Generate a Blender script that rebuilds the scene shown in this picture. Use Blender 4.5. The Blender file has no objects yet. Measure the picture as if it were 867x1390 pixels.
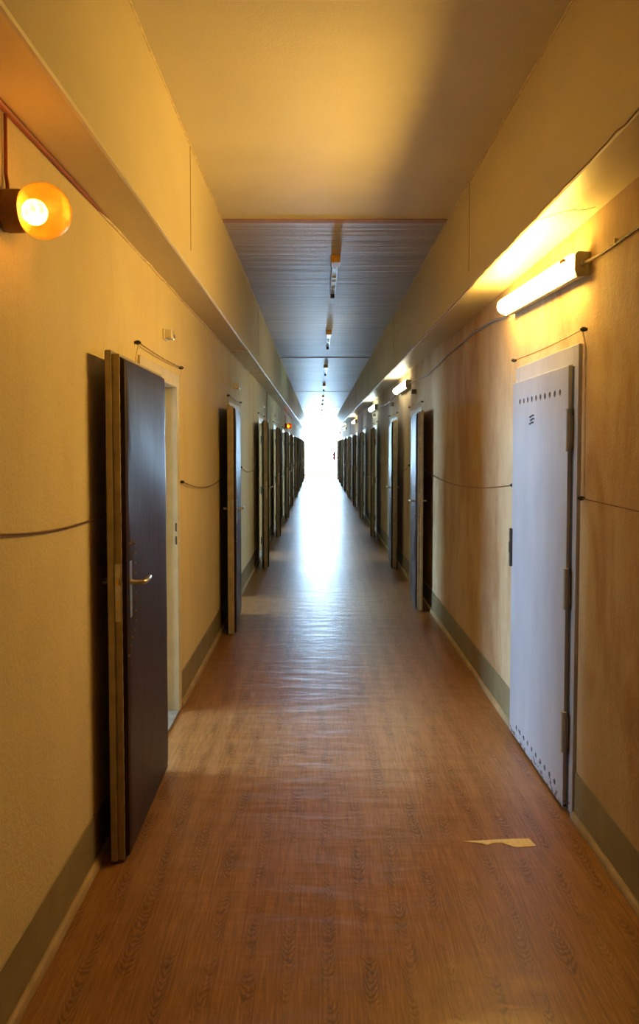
import bpy, bmesh, math, random
from mathutils import Vector, Matrix
random.seed(7)
SC = bpy.context.scene
COL = SC.collection
PI = math.pi

# ------------------------------------------------------------------ constants
XL, XR = -0.854, 1.11          # corridor wall faces
SXL, SXR = -0.663, 0.89        # soffit inner faces
SZL, SZR = 2.525, 2.54         # soffit undersides
ZC = 3.165                     # ceiling
Y0, Y1 = -2.5, 41.5            # corridor ends
WT = 0.30                      # wall thickness
OUT = 3.6                      # depth of the cells

# ------------------------------------------------------------------ materials
def new_mat(name):
    m = bpy.data.materials.new(name); m.use_nodes = True
    nt = m.node_tree
    for n in list(nt.nodes): nt.nodes.remove(n)
    out = nt.nodes.new('ShaderNodeOutputMaterial')
    return m, nt, out

def N(nt, typ, **kw):
    n = nt.nodes.new(typ)
    for k, v in kw.items():
        if k.startswith('i_'):
            key = k[2:]
            key = int(key) if key.isdigit() else key.replace('_', ' ')
            n.inputs[key].default_value = v
        else: setattr(n, k, v)
    return n

def ramp(nt, fac, stops, interp='LINEAR'):
    r = nt.nodes.new('ShaderNodeValToRGB'); r.color_ramp.interpolation = interp
    e = r.color_ramp.elements
    e[0].position, e[0].color = stops[0][0], (*stops[0][1], 1)
    e[1].position, e[1].color = stops[1][0], (*stops[1][1], 1)
    for p, c in stops[2:]:
        x = e.new(p); x.color = (*c, 1)
    nt.links.new(fac, r.inputs[0]); return r.outputs[0]

def mixc(nt, fac, a, b, mode='MIX'):
    m = nt.nodes.new('ShaderNodeMix'); m.data_type = 'RGBA'; m.blend_type = mode
    for s, v in ((0, fac), (6, a), (7, b)):
        if hasattr(v, 'links'): nt.links.new(v, m.inputs[s])
        elif s == 0: m.inputs[0].default_value = v
        else: m.inputs[s].default_value = (*v, 1)
    return m.outputs[2]

def coords(nt, scale=(1, 1, 1), kind='Object'):
    tc = nt.nodes.new('ShaderNodeTexCoord'); mp = nt.nodes.new('ShaderNodeMapping')
    mp.inputs['Scale'].default_value = scale
    nt.links.new(tc.outputs[kind], mp.inputs[0]); return mp.outputs[0]

def noise(nt, vec, scale, detail=4, rough=.55, dist=0):
    n = N(nt, 'ShaderNodeTexNoise', i_Scale=scale, i_Detail=detail, i_Roughness=rough, i_Distortion=dist)
    nt.links.new(vec, n.inputs['Vector']); return n.outputs[0]

def finish(nt, out, color, rough=.6, metallic=0, bump=None, bstr=.2, bdist=.01, spec=.5, coat=0, rough_link=None):
    p = nt.nodes.new('ShaderNodeBsdfPrincipled')
    if hasattr(color, 'links'): nt.links.new(color, p.inputs['Base Color'])
    else: p.inputs['Base Color'].default_value = (*color, 1)
    p.inputs['Roughness'].default_value = rough
    if rough_link is not None: nt.links.new(rough_link, p.inputs['Roughness'])
    p.inputs['Metallic'].default_value = metallic
    p.inputs['Specular IOR Level'].default_value = spec
    p.inputs['Coat Weight'].default_value = coat; p.inputs['Coat Roughness'].default_value = .30
    if bump is not None:
        b = N(nt, 'ShaderNodeBump', i_Strength=bstr, i_Distance=bdist)
        nt.links.new(bump, b.inputs['Height']); nt.links.new(b.outputs[0], p.inputs['Normal'])
    nt.links.new(p.outputs[0], out.inputs[0]); return p

def simple(name, c, rough=.5, metallic=0, var=.12, scale=14, bstr=.08, spec=.5, coat=0, stretch=(1, 1, 1)):
    m, nt, out = new_mat(name)
    v = coords(nt, stretch)
    f = noise(nt, v, scale)
    a = tuple(x*(1-var) for x in c); b = tuple(min(1, x*(1+var)) for x in c)
    col = ramp(nt, f, [(.3, a), (.7, b)])
    finish(nt, out, col, rough, metallic, noise(nt, v, scale*8), bstr, .004, spec, coat)
    return m

def wall_mat(name, base, stain, stain_amt, seed=0):
    m, nt, out = new_mat(name)
    v = coords(nt)
    big = noise(nt, coords(nt, (1, .9, .45)), 1.6, 5, .6)
    streak = noise(nt, coords(nt, (1, 1.7, .7)), 1.6, 6, .7, .6)
    f1 = ramp(nt, big, [(.42, (0, 0, 0)), (.72, (1, 1, 1))])
    f2 = ramp(nt, streak, [(.45, (0, 0, 0)), (.8, (1, 1, 1))])
    col = mixc(nt, .0, base, base)
    mm = N(nt, 'ShaderNodeMath', operation='MULTIPLY'); mm.inputs[1].default_value = stain_amt
    ad = N(nt, 'ShaderNodeMath', operation='ADD', use_clamp=True)
    nt.links.new(f1, ad.inputs[0]); nt.links.new(f2, ad.inputs[1]); nt.links.new(ad.outputs[0], mm.inputs[0])
    col = mixc(nt, mm.outputs[0], base, stain)
    fine = noise(nt, v, 130, 3, .6)
    g = ramp(nt, fine, [(.35, (.90, .90, .90)), (.65, (1, 1, 1))])
    col = mixc(nt, 1.0, col, g, 'MULTIPLY')
    med = noise(nt, v, 55, 4, .7)
    finish(nt, out, col, .72, 0, med, .35, .012, .25)
    return m

M = {}
M['wall'] = wall_mat('cream wall paint', (.72, .62, .37), (.50, .36, .17), .30)
M['wall_r'] = wall_mat('stained wall paint', (.62, .48, .29), (.36, .18, .07), .75)
M['cell'] = wall_mat('cell wall paint', (.74, .64, .42), (.45, .32, .15), .2)

def ceiling_mat():
    m, nt, out = new_mat('ceiling paint')
    v = coords(nt, (.45, 7, 1))
    rid = noise(nt, v, 1.3, 6, .62, .3)
    blot = noise(nt, coords(nt, (.6, .9, 1)), 1.7, 3)
    col = ramp(nt, blot, [(.3, (.62, .57, .43)), (.7, (.70, .64, .48))])
    lines = ramp(nt, rid, [(.36, (.80, .80, .80)), (.50, (1, 1, 1))])
    # transverse board marks, absent on the plastered first slab
    tc = nt.nodes.new('ShaderNodeTexCoord'); sp = nt.nodes.new('ShaderNodeSeparateXYZ')
    nt.links.new(tc.outputs['Object'], sp.inputs[0])
    st = N(nt, 'ShaderNodeMath', operation='GREATER_THAN'); st.inputs[1].default_value = 5.07
    nt.links.new(sp.outputs['Y'], st.inputs[0])
    lines = mixc(nt, 1.0, lines, (.64, .62, .66), 'MULTIPLY')
    lines = mixc(nt, st.outputs[0], (1, 1, 1), lines)
    col = mixc(nt, 1.0, col, lines, 'MULTIPLY')
    h = N(nt, 'ShaderNodeMath', operation='MULTIPLY'); nt.links.new(rid, h.inputs[0]); nt.links.new(st.outputs[0], h.inputs[1])
    fine = noise(nt, coords(nt), 90, 3)
    ff = N(nt, 'ShaderNodeMath', operation='MULTIPLY'); ff.inputs[1].default_value = .06; nt.links.new(fine, ff.inputs[0])
    hh = N(nt, 'ShaderNodeMath', operation='ADD'); nt.links.new(h.outputs[0], hh.inputs[0]); nt.links.new(ff.outputs[0], hh.inputs[1])
    finish(nt, out, col, .5, 0, hh.outputs[0], .55, .03, .22)
    return m
M['ceiling'] = ceiling_mat()

def soffit_mat():
    m, nt, out = new_mat('soffit paint')
    v = coords(nt)
    blot = noise(nt, coords(nt, (1, .5, 1)), 2.2, 4)
    col = ramp(nt, blot, [(.3, (.64, .56, .38)), (.7, (.71, .62, .42))])
    wav = noise(nt, coords(nt, (3, 1.4, 3)), 1.8, 3)
    fine = noise(nt, v, 90, 3)
    a = N(nt, 'ShaderNodeMath', operation='MULTIPLY_ADD'); a.inputs[1].default_value = .05
    nt.links.new(fine, a.inputs[0]); nt.links.new(wav, a.inputs[2])
    finish(nt, out, col, .42, 0, a.outputs[0], .22, .04, .45)
    return m
M['soffit'] = soffit_mat()

def floor_mat():
    m, nt, out = new_mat('wood-look linoleum')
    tc = nt.nodes.new('ShaderNodeTexCoord')
    sp = nt.nodes.new('ShaderNodeSeparateXYZ'); nt.links.new(tc.outputs['Object'], sp.inputs[0])
    def mt(op, x, y=None, z=None, clamp=False):
        n = N(nt, 'ShaderNodeMath', operation=op, use_clamp=clamp)
        for k, v in enumerate((x, y, z)):
            if v is None: continue
            if hasattr(v, 'links'): nt.links.new(v, n.inputs[k])
            else: n.inputs[k].default_value = v
        return n.outputs[0]
    X, Y = sp.outputs['X'], sp.outputs['Y']
    warp = noise(nt, coords(nt, (5, 2.2, 1)), 1.0, 3, .5)
    col_w = .125
    xs = mt('ADD', mt('DIVIDE', X, col_w), mt('MULTIPLY', warp, .5))
    fx = mt('SUBTRACT', mt('FRACT', xs), .5)                       # -0.5 .. 0.5 across one printed strip
    cid = mt('FLOOR', xs)
    # arched flame figure: phase = y + curve of x, seeded per strip
    arch = mt('MULTIPLY', mt('MULTIPLY', fx, fx), 1.1)
    w2 = noise(nt, coords(nt, (22, 10, 1)), 1.0, 3, .6)
    ph = mt('ADD', mt('ADD', mt('SUBTRACT', Y, arch), mt('MULTIPLY', cid, .173)), mt('MULTIPLY', w2, .11))
    wave = mt('ADD', mt('MULTIPLY', mt('SINE', mt('MULTIPLY', ph, 2*PI/.030)), .5), .5)
    patch = noise(nt, coords(nt, (9, 4.2, 1)), 1.0, 2, .5)
    pm = mt('MULTIPLY', ramp(nt, patch, [(.43, (0, 0, 0)), (.54, (1, 1, 1))]), ramp(nt, mt('ABSOLUTE', fx), [(.12, (1, 1, 1)), (.24, (0, 0, 0))]))
    gr = noise(nt, coords(nt, (120, 7, 1)), 1.0, 5, .65, .3)
    c = ramp(nt, gr, [(.32, (.160, .067, .018)), (.52, (.255, .114, .031)), (.68, (.36, .172, .050))])
    dark = mixc(nt, mt('MULTIPLY', mt('POWER', wave, 1.5), mt('MULTIPLY', pm, .75)), (1, 1, 1), (.24, .15, .10))
    c = mixc(nt, 1.0, c, dark, 'MULTIPLY')
    light = noise(nt, coords(nt, (16, 1.3, 1)), 1.0, 3, .6)
    c = mixc(nt, mt('MULTIPLY', ramp(nt, light, [(.5, (0, 0, 0)), (.68, (1, 1, 1))]), .35), c, (.38, .21, .11))
    seam = ramp(nt, mt('ABSOLUTE', mt('SUBTRACT', mt('FRACT', mt('DIVIDE', X, .0625)), .5)), [(.45, (1, 1, 1)), (.5, (.72, .66, .6))])
    c = mixc(nt, .8, c, seam, 'MULTIPLY')
    worn = noise(nt, coords(nt, (1.1, .6, 1)), 1.5, 5, .6)
    wr = ramp(nt, worn, [(.45, (0, 0, 0)), (.75, (.18, .18, .18))])
    c = mixc(nt, wr, c, (.32, .22, .14))
    und = noise(nt, coords(nt, (2.0, 6.5, 1)), 1.5, 3, .5)
    h = mt('MULTIPLY_ADD', gr, .02, und)
    rr = ramp(nt, worn, [(.3, (.30, .30, .30)), (.8, (.42, .42, .42))])
    finish(nt, out, c, .3, 0, h, .28, .02, .6, coat=.35, rough_link=rr)
    return m
M['floor'] = floor_mat()

M['skirt'] = simple('olive skirting paint', (.225, .185, .10), .5, 0, .18, 7, .12)
M['quarter'] = simple('dirty tan skirting', (.36, .26, .14), .55, 0, .25, 6, .1)
M['frame'] = simple('cream steel frame paint', (.60, .54, .40), .4, 0, .08, 9, .06)
M['panel'] = simple('dark brown door face paint', (.055, .036, .024), .35, 0, .2, 10, .06)
M['leaf'] = simple('cream door edge paint', (.34, .29, .20), .45, 0, .18, 16, .1)
M['brass'] = simple('brass', (.62, .42, .14), .3, 1, .1, 30, .05)
M['metal'] = simple('worn steel', (.55, .52, .48), .3, 1, .15, 40, .06)
M['darkmetal'] = simple('dark iron', (.07, .06, .055), .45, .6, .2, 40, .1)
M['black'] = simple('black plastic', (.012, .011, .010), .4, 0, .2, 40, .05)
M['wire'] = simple('brown wire', (.14, .065, .03), .5, 0, .2, 60, .02)
M['cable'] = simple('grey brown cable', (.17, .10, .055), .5, 0, .25, 60, .02)
M['conduit'] = simple('red brown conduit', (.30, .075, .022), .5, 0, .2, 12, .05)
M['joint'] = simple('brown joint tape', (.36, .19, .10), .6, 0, .12, 16, .05)
M['caulk'] = simple('cracked cream filler', (.70, .58, .34), .6, 0, .2, 30, .3)
M['crack'] = simple('brown crack', (.20, .105, .05), .8, 0, .2, 30, .1)
M['lampmetal'] = simple('grey lamp metal', (.38, .37, .33), .4, .2, .12, 30, .05)
M['lampblue'] = simple('pale enamelled batten', (.62, .66, .74), .25, .3, .15, 18, .05)
M['ochre'] = simple('ochre plastic cap', (.62, .32, .05), .45, 0, .2, 30, .05)
M['box'] = simple('pale junction box plastic', (.75, .70, .58), .15, 0, .06, 20, .02, coat=.5)
M['brownbox'] = simple('brown junction box plastic', (.13, .10, .06), .4, 0, .12, 20, .02)
M['ceramic'] = simple('brown lamp socket', (.20, .10, .05), .5, 0, .15, 25, .05)
M['paper'] = simple('torn yellowed tape', (.80, .70, .50), .7, 0, .12, 60, .1)
M['ink_shade'] = simple('black stencil and gap shade paint', (.035, .035, .04), .6, 0, .2, 60, .02)
M['threshold'] = simple('grey threshold metal', (.30, .29, .27), .4, .5, .2, 20, .05)
M['red'] = simple('dull red enamel', (.35, .03, .08), .4)
M['winframe'] = simple('white window frame', (.75, .78, .8), .4)

def leather():
    m, nt, out = new_mat('dark padded leatherette')
    v = coords(nt)
    f = noise(nt, coords(nt, (1, 1, .5)), 5, 4)
    c = ramp(nt, f, [(.3, (.013, .006, .006)), (.75, (.030, .012, .011))])
    w = noise(nt, coords(nt, (1, 1, .45)), 7, 3, .5, .5)
    finish(nt, out, c, .42, 0, w, .25, .012, .2, .0)
    return m
M['pad'] = leather()

def steel_door():
    m, nt, out = new_mat('lilac grey door paint')
    tc = nt.nodes.new('ShaderNodeTexCoord'); sp = nt.nodes.new('ShaderNodeSeparateXYZ')
    nt.links.new(tc.outputs['Object'], sp.inputs[0])
    f = noise(nt, coords(nt, (1, 1, .3)), 8, 5, .6)
    c = ramp(nt, f, [(.3, (.37, .37, .42)), (.7, (.44, .44, .49))])
    # chipped paint along the bottom edge
    ch = noise(nt, coords(nt, (1, 1, 1.8)), 24, 3, .6)
    a = N(nt, 'ShaderNodeMath', operation='MULTIPLY_ADD'); a.inputs[1].default_value = -2.6; a.inputs[2].default_value = .17
    nt.links.new(sp.outputs['Z'], a.inputs[0])
    b = N(nt, 'ShaderNodeMath', operation='ADD'); nt.links.new(ch, b.inputs[0]); nt.links.new(a.outputs[0], b.inputs[1])
    k = N(nt, 'ShaderNodeMath', operation='GREATER_THAN'); k.inputs[1].default_value = .635; nt.links.new(b.outputs[0], k.inputs[0])
    c = mixc(nt, k.outputs[0], c, (.10, .05, .04))
    finish(nt, out, c, .38, 0, noise(nt, coords(nt), 60, 3), .1, .004, .5)
    return m
M['steel'] = steel_door()

def emit(name, c, s):
    m, nt, out = new_mat(name)
    e = N(nt, 'ShaderNodeEmission', i_Strength=s); e.inputs[0].default_value = (*c, 1)
    nt.links.new(e.outputs[0], out.inputs[0]); return m

L1S, LNS = 112.0, 25.0
M['tube1'] = emit('warm lit diffuser', (1, .58, .10), L1S)
M['tube2'] = emit('yellowish lit diffuser', (1, .95, .68), LNS)
M['tube3'] = emit('greenish lit diffuser', (.74, 1, .90), LNS)
M['bulb'] = emit('glowing bulb', (1, .60, .20), 150.0)
M['bulb_far'] = emit('glowing red bulb', (1, .22, .03), 60.0)
M['daylight'] = emit('daylit glass', (.46, .72, 1.0), 92.0)

def amber():
    m, nt, out = new_mat('amber crackled glass')
    v = coords(nt)
    cr = noise(nt, v, 60, 4, .7)
    tr = N(nt, 'ShaderNodeBsdfTransparent'); tr.inputs[0].default_value = (1, .60, .16, 1)
    tl = N(nt, 'ShaderNodeBsdfTranslucent'); tl.inputs[0].default_value = (.055, .022, .0012, 1)
    gl = N(nt, 'ShaderNodeBsdfGlossy', i_Roughness=.12); gl.inputs[0].default_value = (1, .8, .5, 1)
    b = N(nt, 'ShaderNodeBump', i_Strength=.5, i_Distance=.006); nt.links.new(cr, b.inputs['Height'])
    nt.links.new(b.outputs[0], gl.inputs['Normal']); nt.links.new(b.outputs[0], tl.inputs['Normal'])
    fr = N(nt, 'ShaderNodeFresnel', i_IOR=1.4); nt.links.new(b.outputs[0], fr.inputs['Normal'])
    f = ramp(nt, cr, [(.40, (.10, .10, .10)), (.62, (.42, .42, .42))])
    m1 = nt.nodes.new('ShaderNodeMixShader'); nt.links.new(f, m1.inputs[0])
    nt.links.new(tl.outputs[0], m1.inputs[1]); nt.links.new(tr.outputs[0], m1.inputs[2])
    m2 = nt.nodes.new('ShaderNodeMixShader'); nt.links.new(fr.outputs[0], m2.inputs[0])
    nt.links.new(m1.outputs[0], m2.inputs[1]); nt.links.new(gl.outputs[0], m2.inputs[2])
    nt.links.new(m2.outputs[0], out.inputs[0]); return m
M['amber'] = amber()

# ------------------------------------------------------------------ mesh builder
class MB:
    def __init__(s): s.bm = bmesh.new()
    def box(s, a, b, bev=0.0, seg=2):
        (x0, x1), (y0, y1), (z0, z1) = [sorted((a[i], b[i])) for i in range(3)]
        vs = [s.bm.verts.new(p) for p in ((x0,y0,z0),(x1,y0,z0),(x1,y1,z0),(x0,y1,z0),(x0,y0,z1),(x1,y0,z1),(x1,y1,z1),(x0,y1,z1))]
        fs = [s.bm.faces.new([vs[i] for i in f]) for f in ((3,2,1,0),(4,5,6,7),(0,1,5,4),(1,2,6,5),(2,3,7,6),(3,0,4,7))]
        if bev > 0:
            es = list({e for f in fs for e in f.edges})
            bmesh.ops.bevel(s.bm, geom=es, offset=bev, segments=seg, profile=.5, affect='EDGES')
        return s
    def tube(s, pts, r, n=8, cap=True, radii=None):
        pts = [Vector(p) for p in pts]; rings = []
        for i, p in enumerate(pts):
            t = (pts[min(i+1, len(pts)-1)] - pts[max(i-1, 0)]).normalized()
            up = Vector((0, 0, 1)) if abs(t.z) < .9 else Vector((1, 0, 0))
            u = t.cross(up).normalized(); v = u.cross(t).normalized()
            rr = radii[i] if radii else r
            rings.append([s.bm.verts.new(p + rr*(math.cos(2*PI*k/n)*u + math.sin(2*PI*k/n)*v)) for k in range(n)])
        for a, b in zip(rings, rings[1:]):
            for k in range(n): s.bm.faces.new((a[k], a[(k+1) % n], b[(k+1) % n], b[k]))
        if cap:
            s.bm.faces.new(rings[0][::-1]); s.bm.faces.new(rings[-1])
        return s
    def prism(s, prof, axis, a, b):
        # prof: list of (u, v); axis 'y' -> u=x v=z ; 'z' -> u=x v=y ; 'x' -> u=y v=z
        def P(u, v, w): return {'y': (u, w, v), 'z': (u, v, w), 'x': (w, u, v)}[axis]
        A = [s.bm.verts.new(P(u, v, a)) for u, v in prof]; B = [s.bm.verts.new(P(u, v, b)) for u, v in prof]
        n = len(prof)
        for k in range(n): s.bm.faces.new((A[k], A[(k+1) % n], B[(k+1) % n], B[k]))
        s.bm.faces.new(A[::-1]); s.bm.faces.new(B); return s
    def sphere(s, c, r, u=16, v=10, sc=(1, 1, 1)):
        bmesh.ops.create_uvsphere(s.bm, u_segments=u, v_segments=v, radius=r,
            matrix=Matrix.Translation(c) @ Matrix.Diagonal((*sc, 1))); return s
    def build(s, name, mat, parent=None, smooth=False, loc=None):
        bmesh.ops.recalc_face_normals(s.bm, faces=s.bm.faces)
        me = bpy.data.meshes.new(name); s.bm.to_mesh(me); s.bm.free()
        me.materials.append(mat)
        if smooth:
            for p in me.polygons: p.use_smooth = True
            try: me.set_sharp_from_angle(angle=math.radians(40))
            except Exception: pass
        o = bpy.data.objects.new(name, me); COL.objects.link(o)
        if loc: o.location = loc
        if parent: o.parent = parent
        return o

def tag(o, label=None, cat=None, group=None, kind=None):
    if label: o['label'] = label
    if cat: o['category'] = cat
    if group: o['group'] = group
    if kind: o['kind'] = kind
    return o

def empty(name, loc):
    o = bpy.data.objects.new(name, None); COL.objects.link(o); o.location = loc
    o.empty_display_size = .1; return o

def copy_tree(o, parent=None):
    c = o.copy(); COL.objects.link(c)
    if parent: c.parent = parent
    for ch in list(o.children): copy_tree(ch, c)
    return c

def mirror_tree(o):
    """negative-free mirror: remake each mesh mirrored in local x"""
    for ch in o.children:
        if ch.type == 'MESH':
            me = ch.data.copy(); me.transform(Matrix.Diagonal((-1, 1, 1, 1))); me.flip_normals(); ch.data = me
        ch.location.x *= -1; ch.rotation_euler.z *= -1
        mirror_tree(ch)

# ------------------------------------------------------------------ door positions
LEFT = [3.45 + 3.4*i for i in range(11)]                     # outer near edge of each frame
RIGHT = [3.07, 7.75, 10.18, 13.6, 17.0, 20.4, 23.8, 27.2, 30.6, 34.0, 37.4]
FW_, JW, FH, HH = 0.97, 0.08, 2.04, 0.08                      # frame width, jamb width, height, header height
ORD = ['nearest', 'second', 'third', 'fourth', 'fifth', 'sixth', 'seventh', 'eighth', 'ninth', 'tenth', 'farthest']

# ------------------------------------------------------------------ shell
mb = MB(); mb.box((-OUT-1.2, Y0, -.12), (OUT+1.2, Y1+.3, 0))
tag(mb.build('floor', M['floor']), 'glossy orange wood-patterned linoleum floor running down the corridor', 'floor', kind='structure')
mb = MB(); mb.box((SXL-.02, Y0, ZC), (SXR+.02, Y1+.3, ZC+.15))
tag(mb.build('ceiling', M['ceiling']), 'pale ceiling between the two boxed soffits', 'ceiling', kind='structure')

def wall(name, xf, s, openings, mat, label):
    """face at xf, body away from the corridor (s = -1 left, 1 right)"""
    mb = MB(); xb = xf + s*WT; y = Y0
    for o in openings:
        mb.box((xf, y, 0), (xb, o+JW-.003, 2.55)); mb.box((xf, o+JW-.003, FH-HH+.003), (xb, o+FW_-JW+.003, 2.55)); y = o+FW_-JW+.003
    mb.box((xf, y, 0), (xb, Y1+.3, 2.55))
    o = mb.build(name, mat); tag(o, label, 'wall', kind='structure'); return o
wall('wall_left', XL, -1, LEFT, M['wall'], 'warm yellow left corridor wall with a row of doors')
wall('wall_right', XR, 1, RIGHT[1:], M['wall_r'], 'stained orange-brown right corridor wall with a row of doors')

def cells(name, s, xf, ys, label):
    xa = xf + s*WT; xo = xf + s*(WT+OUT-1.0)
    mb = MB()
    cz = 2.56
    mb.box((xa, Y0, cz), (xo+s*.3, Y1+.3, cz+.1))            # cell ceiling
    parts = []
    y = Y0
    for o in ys:                                              # outer wall with one window hole per cell
        c = o + .48
        mb.box((xo, y, 0), (xo+s*.3, c-.62, cz)); mb.box((xo, c-.62, 0), (xo+s*.3, c+.62, .85))
        mb.box((xo, c-.62, 2.3), (xo+s*.3, c+.62, cz)); y = c+.62
    mb.box((xo, y, 0), (xo+s*.3, Y1+.3, cz))
    for o in ys:                                              # partition just beyond each far jamb
        yp = o + FW_ + .42
        mb.box((xa, yp, 0), (xo, yp+.1, cz))
    o = mb.build(name, M['cell']); tag(o, label, 'wall', kind='structure')
cells('wall_left_cells', -1, XL, LEFT, 'cell walls behind the left doorways')
cells('wall_right_cells', 1, XR, RIGHT[1:], 'cell walls behind the right doorways')
mb = MB(); mb.box((-OUT-1.2, Y0-.2, 0), (OUT+1.2, Y0, ZC+.15))
tag(mb.build('wall_back', M['wall']), 'plain wall closing the corridor behind the viewer', 'wall', kind='structure')

# soffits
def soffit(name, x_in, x_out, z, label, joints, ztop=ZC+.1):
    mb = MB(); mb.box((x_in, Y0, z), (x_out, Y1, ztop), bev=.012, seg=2)
    o = mb.build(name, M['soffit']); tag(o, label, 'soffit', kind='structure')
    s = 1 if x_in > 0 else -1
    for y in joints:
        j = MB(); j.box((x_in - s*.0015, y-.004, z+.10), (x_in + s*.004, y+.004, ZC-.002)).build('joint_line', M['crack'], o)
    # rough filler bead in the ceiling corner
    pts = []; y = Y0+.1
    while y < 24:
        pts.append((x_in - s*random.uniform(0, .004), y, ZC - random.uniform(0, .007))); y += random.uniform(.06, .2) if y < 8 else .6
    j = MB(); j.tube(pts, .005, 6).build('filler_bead', M['caulk'], o, True)
    return o
sl = soffit('soffit_left', SXL, XL-WT-.1, SZL, 'boxed soffit along the top of the left wall', [3.82, 8.1, 12.4, 16.7, 21, 25.3])
sr = soffit('soffit_right', SXR, XR+WT+.1, SZR, 'boxed soffit along the top of the right wall', [4.34, 8.64, 13.1, 17.4, 21.7, 26])
# filler and cracks along wall/soffit corners
pts = []; y = 2.75
while y < 12: pts.append((XL+random.uniform(.0, .006), y, SZL-random.uniform(0, .010))); y += random.uniform(.05, .22)
MB().tube(pts, .006, 6).build('filler_bead', M['caulk'], sl, True)
pts = []; y = 2.0
while y < 9: pts.append((SXR-.001+random.uniform(-.002, .003), y, SZR-random.uniform(-.003, .002))); y += random.uniform(.03, .12)
MB().tube(pts, .0028, 5).build('crack_line', M['crack'], sr)
pts = []
for k in range(12):
    t = k/11; pts.append((SXR+.0+t*.19, 3.02-.16*t+.02*math.sin(t*9)+random.uniform(-.008, .008), SZR+.0005))
MB().tube(pts, .002, 5).build('crack_line', M['crack'], sr)
for yy, xx in ((6.9, -.78), (9.0, -.78)):
    MB().box((XL+.002, yy-.01, SZL-.006), (SXL, yy+.01, SZL+.002)).build('joint_line', M['caulk'], sl)

# ceiling joint strips
ti = 1
for k, y in enumerate((5.07, 12.65, 20.2, 27.8)):
    o = MB().box((SXL, y-.04, ZC-.006), (SXR, y+.04, ZC+.01), bev=.002).build(f'trim_{ti}', M['joint']); ti += 1
    tag(o, ('brown tape strip across the ceiling, ' + ('nearest the viewer', 'second one down the corridor', 'third one down the corridor', 'farthest one'  )[k]), 'trim', kind='structure')
# red conduit under left soffit
o = MB().tube([(XL+.008, Y0, SZL-.012), (XL+.009, 1.0, SZL-.012), (XL+.008, 2.0, SZL-.010), (XL+.006, 2.7, SZL-.006), (XL+.003, 3.1, SZL-.002)], .012, 8,
    radii=[.010, .010, .009, .006, .002]).build(f'trim_{ti}', M['conduit'], None, True); ti += 1
tag(o, 'red-brown conduit in the corner of left wall and soffit above the round lamp', 'trim', kind='structure')
# pilaster strip on left wall
o = MB().box((XL-.01, 12.0, 0), (XL+.012, 12.12, SZL)).build(f'trim_{ti}', M['leaf']); ti += 1
tag(o, 'dark vertical strip at the building joint on the left wall', 'trim', kind='structure')

# baseboards
def baseboard(name, xf, s, openings, label):
    segs = []; y = Y0
    for a in openings: segs.append((y, a)); y = a+FW_
    segs.append((y, Y1))
    mb = MB(); q = MB()
    for a, b in segs:
        mb.prism([(xf+s*.002, .02), (xf-s*.005, .02), (xf-s*.005, .203), (xf+s*.002, .208)], 'y', a, b)
        q.prism([(xf+s*.002, 0), (xf-s*.022, 0), (xf-s*.022, .012), (xf-s*.018, .024), (xf-s*.010, .032), (xf+s*.002, .034)], 'y', a, b)
    o = mb.build(name, M['skirt']); tag(o, label, 'baseboard', kind='structure')
    q.build('quarter_round', M['quarter'], o)
baseboard('baseboard_left', XL, -1, LEFT, 'olive baseboard along the left wall')
baseboard('baseboard_right', XR, 1, RIGHT, 'olive baseboard along the right wall')

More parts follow.
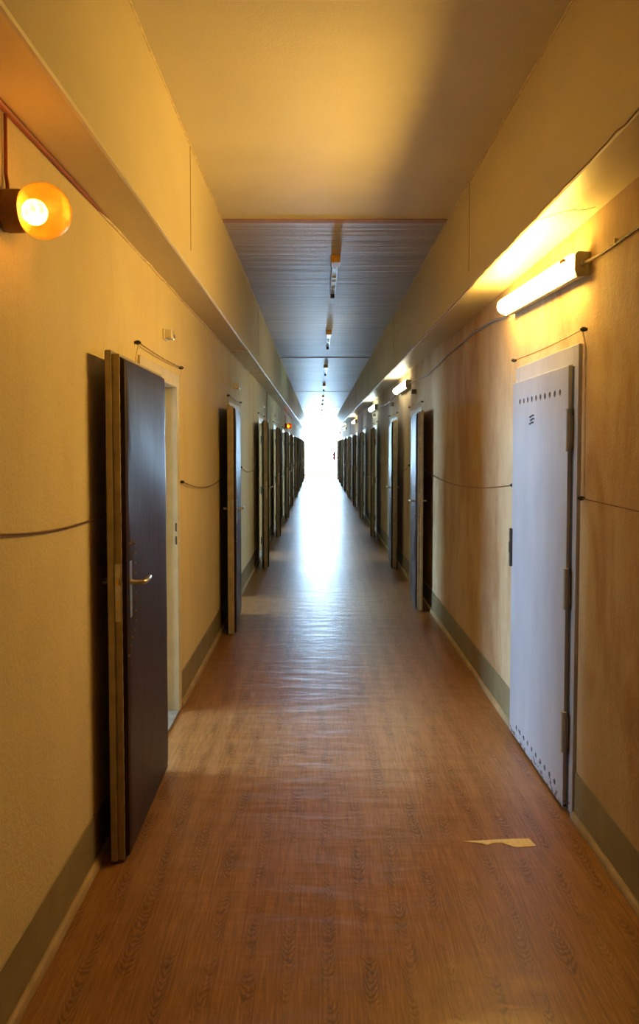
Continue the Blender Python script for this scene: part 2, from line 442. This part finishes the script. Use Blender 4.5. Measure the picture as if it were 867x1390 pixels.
# ------------------------------------------------------------------ open padded door (left-hand version)
def make_door():
    root = empty('door_1', (0, 0, 0))
    fr = MB()
    prot, dep = .012, -.14
    fr.box((dep, 0, 0), (prot, JW, FH), .003).box((dep, FW_-JW, 0), (prot, FW_, FH), .003).box((dep, JW-.002, FH-HH), (prot, FW_-JW+.002, FH), .003)
    # door stop
    fr.box((dep+.02, JW, 0), (dep+.06, JW+.018, FH-HH)).box((dep+.02, FW_-JW-.018, 0), (dep+.06, FW_-JW, FH-HH)).box((dep+.02, JW, FH-HH-.018), (dep+.06, FW_-JW, FH-HH))
    f = fr.build('frame', M['frame'], root)
    sk = MB(); sk.box((-.004, FW_-JW-.0015, 1.02), (.004, FW_-JW+.002, 1.07)).box((-.004, FW_-JW-.0015, 1.10), (.004, FW_-JW+.002, 1.15)).build('strike_slot', M['ink_shade'], f)
    MB().box((-.30, JW, 0), (.012, FW_-JW, .012), .003).build('threshold', M['threshold'], root)
    MB().box((-.298, FW_-JW-.006, .012), (-.142, FW_-JW, .16)).build('reveal_skirting', M['skirt'], root)
    # leaf: hinge line is its origin, it points towards -y when wide open
    W, H = .82, 1.965
    lf = MB()
    lf.box((0, -W, .012), (.022, 0, H), .002).box((.022, -W+.012, .012), (.05, -.012, H-.012), .002)
    leaf = lf.build('leaf', M['leaf'], root); leaf.location = (.045, .09, 0)
    MB().box((-.0025, -W+.004, .016), (.001, -.004, H-.004)).build('outer_panel', M['panel'], leaf)
    # padding with softly wavy edge
    pd = MB(); bm = pd.bm
    ny, nz = 20, 60
    y0, y1, z0, z1 = -W+.016, -.006, .016, H-.022
    US = [0, .012, .03, .06] + [.06+.88*k/13 for k in range(1, 14)] + [.97, .988, 1]; ny = len(US)-1
    g = {}
    for i in range(ny+1):
        for j in range(nz+1):
            u, v = US[i], j/nz if 0 < j < nz else (0 if j == 0 else 1)
            if j == 1: v = .006
            if j == nz-1: v = .994
            e = min(u*(y1-y0), (1-u)*(y1-y0), v*(z1-z0), (1-v)*(z1-z0))
            t = .020*(1-math.exp(-e/.007)) + .0015*math.sin(v*23+u*5)*min(1, e/.05)
            yy = y0+u*(y1-y0); zz = z0+v*(z1-z0)
            if i == 0: yy += .0035*math.sin(j*PI)+(.003 if j % 2 else -.002)
            g[i, j] = bm.verts.new((.05+t, yy, zz))
    for i in range(ny):
        for j in range(nz): bm.faces.new((g[i, j], g[i+1, j], g[i+1, j+1], g[i, j+1]))
    pd.box((.0495, y0+.001, z0+.001), (.0505, y1-.001, z1-.001))
    pad = pd.build('padding', M['pad'], leaf, True)
    # studs : leaf edge rows and around the lock flap
    st = MB()
    def stud(y, z, x=.071, r=.0052):
        bmesh.ops.create_uvsphere(st.bm, u_segments=6, v_segments=4, radius=r, matrix=Matrix.Translation((x, y, z)))
    for k in range(9): stud(-W+.135, 1.22-.038*k)
    for k in range(1, 5): stud(-W+.135-.028*k, .895-.010*k-.006*k*k*.5, .0705)
    for k in range(1, 4): stud(-W+.135-.030*k, 1.235, .0705)
    st.build('stud_row', M['brass'], leaf, True)
    es = MB(); es.box((.068, -W+.048, .945), (.0725, -W+.082, 1.165), .0015).build('escutcheon', M['metal'], leaf)
    lp = MB(); lp.box((.0245, -W+.0095, .94), (.046, -W+.0125, 1.16)).build('lock_plate', M['metal'], leaf)
    lk = MB(); lk.box((.029, -W-.002, 1.08), (.041, -W+.012, 1.105), .002).box((.031, -W+.006, 1.00), (.039, -W+.0105, 1.02)).build('latch', M['brass'], leaf)
    zh = 1.082
    def handle(pts, radii):
        h = MB(); h.tube(pts, .01, 10, radii=radii); return h.build('handle', M['metal'], leaf, True)
    yh = -W+.065
    handle([(.070, yh, zh), (.085, yh, zh), (.110, yh, zh), (.119, yh+.006, zh), (.123, yh+.02, zh), (.124, yh+.06, zh+.001), (.122, yh+.105, zh+.002), (.118, yh+.118, zh+.002)],
           [.012, .009, .0085, .0095, .0105, .0105, .009, .005])
    handle([(.001, yh, zh), (-.010, yh, zh), (-.028, yh, zh), (-.034, yh+.008, zh), (-.036, yh+.03, zh), (-.036, yh+.07, zh), (-.034, yh+.11, zh)],
           [.012, .009, .0085, .010, .010, .0095, .007])
    for z in (.28, 1.0, 1.72):
        hg = MB(); hg.tube([(-.006, .006, z-.05), (-.006, .006, z+.05)], .009, 8).tube([(-.006, .006, z-.056), (-.006, .006, z-.05)], .011, 8)
        hg.box((-.002, -.03, z-.045), (.001, .006, z+.045)); hg.build('hinge', M['darkmetal'], leaf, True)
    bt = MB(); bt.box((-.006, -W+.03, .02), (0, -W+.055, .12), .001).tube([(-.012, -W+.042, .0), (-.012, -W+.042, .11)], .006, 8)
    bt.build('floor_bolt', M['darkmetal'], leaf, True)
    return root

proto = make_door()
WHERE = {0: 'nearest the viewer', 1: 'second from the viewer', 2: 'third from the viewer', 3: 'fourth from the viewer', 4: 'fifth from the viewer',
         5: 'sixth from the viewer', 6: 'seventh from the viewer', 7: 'eighth from the viewer', 8: 'ninth from the viewer', 9: 'tenth from the viewer', 10: 'farthest from the viewer'}
tilt = [1.0, 3.0, 6.5, 5.0, 6.0, 4.0, 5.0, 4.0, 5.0, 4.0, 4.0]
rtilt = [0, 3.5, 3, 5.0, 5.0, 4, 5, 4, 5, 4, 4]
right_proto = copy_tree(proto); mirror_tree(right_proto)
n = 1
def place(p, x, y, a, s, first):
    o = p if first else copy_tree(p)
    o.location = (x, y, 0)
    for ch in o.children:
        if ch.name.startswith('leaf'): ch.rotation_euler.z = s*math.radians(a)
    return o
# opening a left leaf away from the wall rotates it about +z so that its tip (at -y) moves to +x
for i, y in enumerate(LEFT):
    o = place(proto, XL, y, tilt[i], 1, i == 0)
    o.name = f'door_{n}'; n += 1
    tag(o, f'open dark padded door on the left wall, {WHERE[i]}', 'door', kind='structure')
for i, y in enumerate(RIGHT[1:]):
    o = place(right_proto, XR, y, rtilt[i+1], -1, i == 0)
    o.name = f'door_{n}'; n += 1
    tag(o, f'open dark padded door on the right wall, {WHERE[i] if i else "first one beyond the closed grey door"}', 'door', kind='structure')

# ------------------------------------------------------------------ closed lilac grey steel door
cd = empty(f'door_{n}', (XR, RIGHT[0], 0)); n += 1
tag(cd, 'closed lilac-grey steel door with vent holes, on the right wall', 'door', kind='structure')
f = MB(); f.box((-.016, 0, 0), (.02, .07, FH), .003).box((-.016, FW_-.07, 0), (.02, FW_, FH), .003).box((-.016, .068, FH-.08), (.02, FW_-.068, FH), .003)
f.build('frame', M['steel'], cd)
lf = MB(); lf.box((-.036, .062, .018), (-.0165, FW_-.022, 1.955), .003)
leaf = lf.build('leaf', M['steel'], cd)
cut = MB(); yl = [.17+.071*k for k in range(10)]
for y in yl:
    cut.tube([(-.06, y, 1.845), (-.02, y, 1.845)], .0155, 14); cut.tube([(-.06, y, .082), (-.02, y, .082)], .0135, 14)
co = cut.build('cutter', M['ink_shade'], cd)
bo = leaf.modifiers.new('b', 'BOOLEAN'); bo.operation = 'DIFFERENCE'; bo.object = co; bo.solver = 'EXACT'
bpy.context.view_layer.update()
dg = bpy.context.evaluated_depsgraph_get()
nm = bpy.data.meshes.new_from_object(leaf.evaluated_get(dg)); leaf.modifiers.clear(); leaf.data = nm
bpy.data.objects.remove(co)
if nm.materials: nm.materials[0] = M['steel']
else: nm.materials.append(M['steel'])
while len(nm.materials) > 1: nm.materials.pop()
for p in nm.polygons: p.material_index = 0
for z0, z1 in ((1.585, 1.76), (.90, 1.07), (.27, .44)):
    MB().tube([(-.040, .050, z0), (-.040, .050, z1)], .011, 10).tube([(-.040, .050, z1), (-.040, .050, z1+.008)], .013, 10).box((-.040, .05, z0+.02), (-.0165, .064, z1-.02)).build('hinge', M['lampmetal'], leaf, True)
MB().box((-.050, FW_-.045, .945), (-.036, FW_-.022, 1.155), .003).box((-.054, FW_-.040, 1.02), (-.049, FW_-.026, 1.08), .002).build('latch_plate', M['darkmetal'], leaf)
MB().box((-.018, .045, .02), (-.0155, .062, 1.95)).build('gap_shade', M['ink_shade'], cd)  # dark strip painting in the shadow line along the leaf's hinge side
mk = MB()
for z, a, b in ((1.762, .555, .625), (1.745, .55, .612), (1.727, .56, .63)):
    p = [(-.0366, a, z), (-.0366, a+(b-a)*.3, z+.002), (-.0366, a+(b-a)*.6, z-.002), (-.0366, b, z-.006)]
    mk.tube(p, .0042, 5)
tag(mk.build('stencil_mark', M['ink_shade'], leaf), 'small smudged black stencil mark')

# ------------------------------------------------------------------ alarm wires and pegs
def peg(x, y, z, s, label):
    mb = MB(); mb.tube([(0, 0, 0), (-s*.008, 0, 0)], .006, 8).tube([(-s*.006, 0, 0), (-s*.022, 0, 0)], .0095, 10, radii=[.009, .0105]).tube([(-s*.022, 0, 0), (-s*.029, 0, 0)], .005, 8)
    o = mb.build('wire_peg', M['black'], None, True, (x, y, z)); return tag(o, label, 'wire peg', 'black pegs holding the alarm wires')
def sag(p, q, d, n=14):
    p, q = Vector(p), Vector(q)
    return [p.lerp(q, k/n) - Vector((0, 0, d*4*(k/n)*(1-k/n))) for k in range(n+1)]
nth = ['nearest', 'second', 'third', 'fourth', 'fifth']
for side, s, xw, doors in (('left', -1, XL, LEFT[:5]), ('right', 1, XR, RIGHT[:5])):
    for i, y in enumerate(doors):
        a, b = y-.05, y+FW_+.05
        if i == 0: dn = f'{"nearest open door on the left wall" if s < 0 else "closed grey door on the right wall"}'
        else: dn = f'{nth[i]} door on the {side} wall'
        vis_low_near = (s > 0 and i == 0)
        peg(xw, a, 2.09, s, f'black wire peg, upper near corner of the {dn}')
        peg(xw, b, 2.09, s, f'black wire peg, upper far corner of the {dn}')
        peg(xw, b, 1.39, s, f'black wire peg, mid-height, far side of the {dn}')
        if vis_low_near: peg(xw, a, 1.39, s, f'black wire peg, mid-height, near side of the {dn}')
        w = MB(); xx = xw - s*.019
        w.tube(sag((xx, a, 2.09), (xx, b, 2.09), .010), .0026, 6)
        w = w.build('alarm_wire', M['wire'], None, True); tag(w, f'thin wire looped over the top of the {dn}', 'wire', 'alarm wires over the doors')
        for q, e in ((a, .003), (b, -.003)): MB().tube([(xx, q, 2.09), (xw-s*.004, q+e, 2.02), (xw-s*.004, q, 1.40)], .0022, 5).build('painted_wire', M['caulk'], w, True)
        w = MB(); y_end = (doors[i+1]-.05) if i+1 < len(doors) else y+3.4
        w.tube(sag((xx, b, 1.39), (xw-s*.010, y_end, 1.39), .085, 18), .0032, 6)
        w = w.build('alarm_wire', M['wire'], None, True); tag(w, f'thin sagging wire on the wall beyond the {dn}', 'wire', 'alarm wires between the doors')
    w = MB(); xx = xw - s*.012
    if s < 0: w.tube(sag((xx, 3.40, 1.39), (xx, 1.55, 1.425), .075, 18) + sag((xx, 1.5, 1.425), (xx, -.6, 1.42), .06, 10), .0036, 6)
    else: w.tube(sag((xx, 3.02, 1.39), (xx, -.6, 1.41), .02, 18), .0024, 6)
    w = w.build('alarm_wire', M['wire'], None, True)
    tag(w, f'thin sagging wire on the {side} wall nearest the viewer', 'wire', 'alarm wires between the doors')

# junction boxes above doors
def jbox(x, y, z, s, mat, label):
    mb = MB(); mb.box((0, -.045, -.028), (-s*.012, .045, .030), .003).box((-s*.010, -.040, -.024), (-s*.050, .040, .026), .006, 3)
    root = mb.build('junction_box', mat, None, True, (x, y, z)); tag(root, label, 'junction box', 'junction boxes above the doors')
    MB().tube([(-s*.051, .02, -.005), (-s*.056, .02, -.005)], .009, 10).build('indicator', M['metal'], root, True)
for i, y in enumerate(LEFT[:4]): jbox(XL, y+.60, 2.225, -1, M['box'], f'small pale junction box above the {nth[i]} door on the left wall')
for i, y in enumerate(RIGHT[1:4]): jbox(XR, y+.55, 2.24, 1, M['brownbox'], f'small brown junction box above the {nth[i+1]} door on the right wall')

# ------------------------------------------------------------------ wall lamps, right
def wall_lamp(y0, y1, z, mat, label):
    root = empty('wall_lamp', (XR, y0, z))
    L = y1-y0
    root.rotation_euler.x = math.atan(.045/L) if y0 < 5 else 0
    MB().prism([(0, -.045), (-.030, -.052), (-.050, -.052), (-.050, .040), (-.030, .045), (0, .040)], 'y', .004, L-.002).build('housing', M['lampmetal'], root)
    pr = []
    for k in range(17):
        a = -PI/2 + PI*k/16
        pr.append((-.051-.052*max(0, math.cos(a))**.75, .043*math.sin(a)-.003))
    MB().prism(pr, 'y', .012, L-.012).build('diffuser', mat, root, True)
    cap = [(0, -.050), (-.054, -.056), (-.066, -.030), (-.066, .030), (-.054, .046), (0, .044)]
    MB().prism(cap, 'y', -.010, .012).tube([(-.030, -.010, -.005), (-.030, -.028, -.005)], .014, 10).build('end_cap', M['lampmetal'], root)
    MB().prism([(x*.98, z*.9) for x, z in cap], 'y', L-.012, L+.002).build('end_cap', mat, root)
    MB().box((-.095, .010, .006), (-.107, .060, .020), .003).build('clip', M['ochre'], root)
    return tag(root, label, 'lamp', 'lit tube lamps on the right wall')
wall_lamp(3.00, 4.14, 2.355, M['tube1'], 'bright yellow tube lamp above the closed grey door')
lamps = [(8.75, 9.85, 'tube2'), (13.6, 14.7, 'tube3'), (20.9, 22.0, 'tube2'), (28.6, 29.7, 'tube3'), (36.4, 37.5, 'tube2')]
for i, (a, b, m) in enumerate(lamps):
    wall_lamp(a, b, 2.37, M[m], f'lit tube lamp on the right wall, {["second", "third", "fourth", "fifth", "farthest"][i]} one down the corridor')

# cables joining lamps
def cable(pts, label, r=.006):
    c = MB(); c.tube(pts, r, 6)
    o = c.build('lamp_cable', M['cable'], None, True); tag(o, label, 'cable', 'lamp cables on the walls'); return o
xc = XR-.008
c = cable([(XR-.030, 2.975, 2.35), (xc, 2.86, 2.355), (xc, 2.5, 2.36), (xc, 2.1, 2.345), (xc, 1.5, 2.37), (xc, .3, 2.36)], 'brown cable running from the near end of the yellow tube lamp towards the viewer')
for y, z in ((2.72, 2.364), (1.9, 2.352)):
    MB().box((-.0, -.006, -.011), (-.016, .006, .011), .002).build('cable_clip', M['caulk'], c, loc=(XR, y, z))
cable([(XR-.02, 4.172, 2.37), (xc, 4.3, 2.37), (xc, 4.6, 2.40), (xc, 5.2, 2.42), (xc, 5.6, 2.40), (xc, 6.2, 2.39), (xc, 6.7, 2.36), (xc, 7.4, 2.33), (xc, 8.2, 2.36), (XR-.02, 8.74, 2.37)],
      'brown sagging cable between the yellow tube lamp and the second tube lamp')
cable([(XR-.02, 9.855, 2.37), (xc, 10.6, 2.34), (xc, 11.6, 2.30), (xc, 12.6, 2.33), (XR-.02, 13.59, 2.37)], 'sagging cable between the second and third tube lamps')

# ------------------------------------------------------------------ ceiling battens without cover
def batten(y, label, first):
    root = empty('ceiling_lamp', (.140, y, ZC))
    MB().box((-.026, .0, -.045), (.026, 1.28, 0), .004).build('batten', M['lampblue'], root)
    MB().box((-.038, -.05, -.062), (.038, .09, 0), .006).box((-.014, .09, -.055), (.014, .2, -.044), .003).build('near_cap', M['ochre'], root)
    MB().box((-.020, 1.24, -.085), (.020, 1.28, -.04), .003).box((-.012, 1.28, -.075), (.012, 1.34, -.04), .003).build('lamp_holder', M['black'], root)
    for p, q, zz in ((.50, .55, .060), (.66, .80, .056), (.92, .97, .058)): MB().box((-.018, p, -zz), (.018, q, -.044), .002).build('clip', M['lampmetal'], root)
    return tag(root, label, 'ceiling lamp', 'bare unlit battens on the ceiling')
b0 = batten(6.0, 'unlit bare batten on the ceiling with ochre cap, nearest the viewer', True)
for i, y in enumerate((9.75, 13.75, 17.75, 21.75, 25.75, 29.75, 33.75)):
    o = copy_tree(b0); o.location.y = y
    o['label'] = f'unlit bare batten on the ceiling, {["second", "third", "fourth", "fifth", "sixth", "seventh", "farthest"][i]} one down the corridor'

# ------------------------------------------------------------------ round amber lamps, left
def globe(y, z, bulb, label, s=-1):
    root = empty('globe_lamp', (XL, y, z))
    MB().tube([(0, 0, 0), (.010, 0, 0), (.048, 0, 0), (.058, 0, 0)], .057, 32, radii=[.052, .057, .057, .053]).build('socket', M['ceramic'], root, True)
    g = MB(); g.sphere((.108, 0, 0), .074, 40, 28)
    g.build('globe', M['amber'], root, True)
    MB().sphere((.088, -.010, -.006), .034, 20, 14).tube([(.05, 0, 0), (.075, -.01, -.003)], .014, 10).build('bulb', bulb, root, True)
    MB().tube([(.012, 0, .055), (.010, .004, .075), (.008, 0, .10), (.008, .003, .26)], .005, 6).build('cable', M['conduit'], root, True)
    return tag(root, label, 'lamp', 'amber globe lamps on the left wall')
globe(2.0, 2.242, M['bulb'], 'glowing amber glass globe lamp at the near end of the left wall')
globe(18.6, 2.16, M['bulb_far'], 'small orange-red globe lamp far down the left wall')

# ------------------------------------------------------------------ torn tape on floor
tp = MB(); pr = [(.585, 2.885), (.66, 2.872), (.68, 2.858), (.71, 2.874), (.745, 2.876), (.785, 2.845), (.80, 2.842), (.868, 2.850), (.876, 2.852), (.862, 2.905), (.80, 2.905), (.72, 2.898)]
tp.prism(pr, 'z', .0003, .0016)
tag(tp.build('torn_tape', M['paper']), 'torn strip of yellowed tape stuck on the floor at right', 'tape', None)

# ------------------------------------------------------------------ end window
we = MB()
zt = 3.16
we.box((-OUT-1.2, Y1, 0), (XL, Y1+.3, ZC+.15)).box((XR, Y1, 0), (OUT+1.2, Y1+.3, ZC+.15)).box((XL, Y1, zt), (XR, Y1+.3, ZC+.15)).box((XL, Y1, 0), (XR, Y1+.3, .08))
tag(we.build('wall_end', M['wall']), 'wall around the bright window at the far end of the corridor', 'wall', kind='structure')
wd = empty('window_1', ((XL+XR)/2, Y1+.1, 0)); tag(wd, 'tall blinding window at the far end of the corridor', 'window', kind='structure')
fm = MB(); hw = (XR-XL)/2-.001
for x in (-hw, 0, hw-.03): fm.box((x-.0, -.02, .08), (x+.02, .02, zt))
for z in (.08, 1.0, 2.1, zt-.04): fm.box((-hw, -.03, z), (hw, .03, z+.04))
fm.build('window_frame', M['winframe'], wd)
MB().box((-hw, .035, .08), (hw, .045, zt)).build('pane', M['daylight'], wd)
fe = empty('fire_extinguisher', (.80, 36.9, 0.98))
MB().tube([(0, 0, 0), (0, 0, .02), (0, 0, .36), (0, 0, .42), (0, 0, .45)], .07, 14, radii=[.06, .07, .07, .045, .02]).build('cylinder', M['red'], fe, True)
MB().box((-.02, -.02, .45), (.02, .09, .49), .004).tube([(0, .02, .46), (0, -.09, .42), (0, -.09, .1)], .009, 6).build('valve', M['darkmetal'], fe, True)
MB().box((.07, -.03, .1), (.311, .03, .16), .004).build('bracket', M['darkmetal'], fe)
tag(fe, 'dull red cylinder hanging on the right wall near the bright end window', 'fire extinguisher')

# ------------------------------------------------------------------ daylight through the cell windows
def area(x, y, z, sx, sz, rot, power, col):
    l = bpy.data.lights.new('window daylight', 'AREA'); l.shape = 'RECTANGLE'; l.size = sz; l.size_y = sx; l.energy = power; l.color = col
    o = bpy.data.objects.new('window_daylight', l); COL.objects.link(o); o.location = (x, y, z); o.rotation_euler = rot; return o
DAY = (.46, .72, 1.0)
for i, y in enumerate(LEFT):
    area(XL-WT-OUT+1.0-.2, y+.48, 1.57, 1.2, 1.45, (0, -PI/2, 0), 330 if i == 0 else 280, DAY)
for i, y in enumerate(RIGHT[1:]):
    area(XR+WT+OUT-1.0+.2, y+.48, 1.57, 1.2, 1.45, (0, PI/2, 0), 70, DAY)
w = bpy.data.worlds.new('sky'); SC.world = w; w.use_nodes = True
bg = w.node_tree.nodes['Background']; bg.inputs[0].default_value = (.55, .72, 1.0, 1); bg.inputs[1].default_value = .6

# ------------------------------------------------------------------ camera
F = 985.0
cam = bpy.data.cameras.new('camera'); co = bpy.data.objects.new('camera', cam); COL.objects.link(co)
cam.sensor_width = 36; cam.sensor_fit = 'AUTO'; cam.lens = F/1390*36; cam.clip_start = .02; cam.clip_end = 200
cam.shift_y = -45/1390
co.location = (0, 0, 1.6)
co.rotation_euler = (PI/2 - math.atan(42/F), 0, -math.atan(1.5/F))
SC.camera = co

SC.cycles.use_denoising = True
SC.cycles.max_bounces = 10; SC.cycles.diffuse_bounces = 6; SC.cycles.glossy_bounces = 4; SC.cycles.transparent_max_bounces = 8
SC.cycles.sample_clamp_indirect = 8
SC.cycles.caustics_reflective = False; SC.cycles.caustics_refractive = False
vs = SC.view_settings; vs.view_transform = 'Standard'; vs.look = 'None'; vs.gamma = 1; vs.use_curve_mapping = False; vs.exposure = 0.0
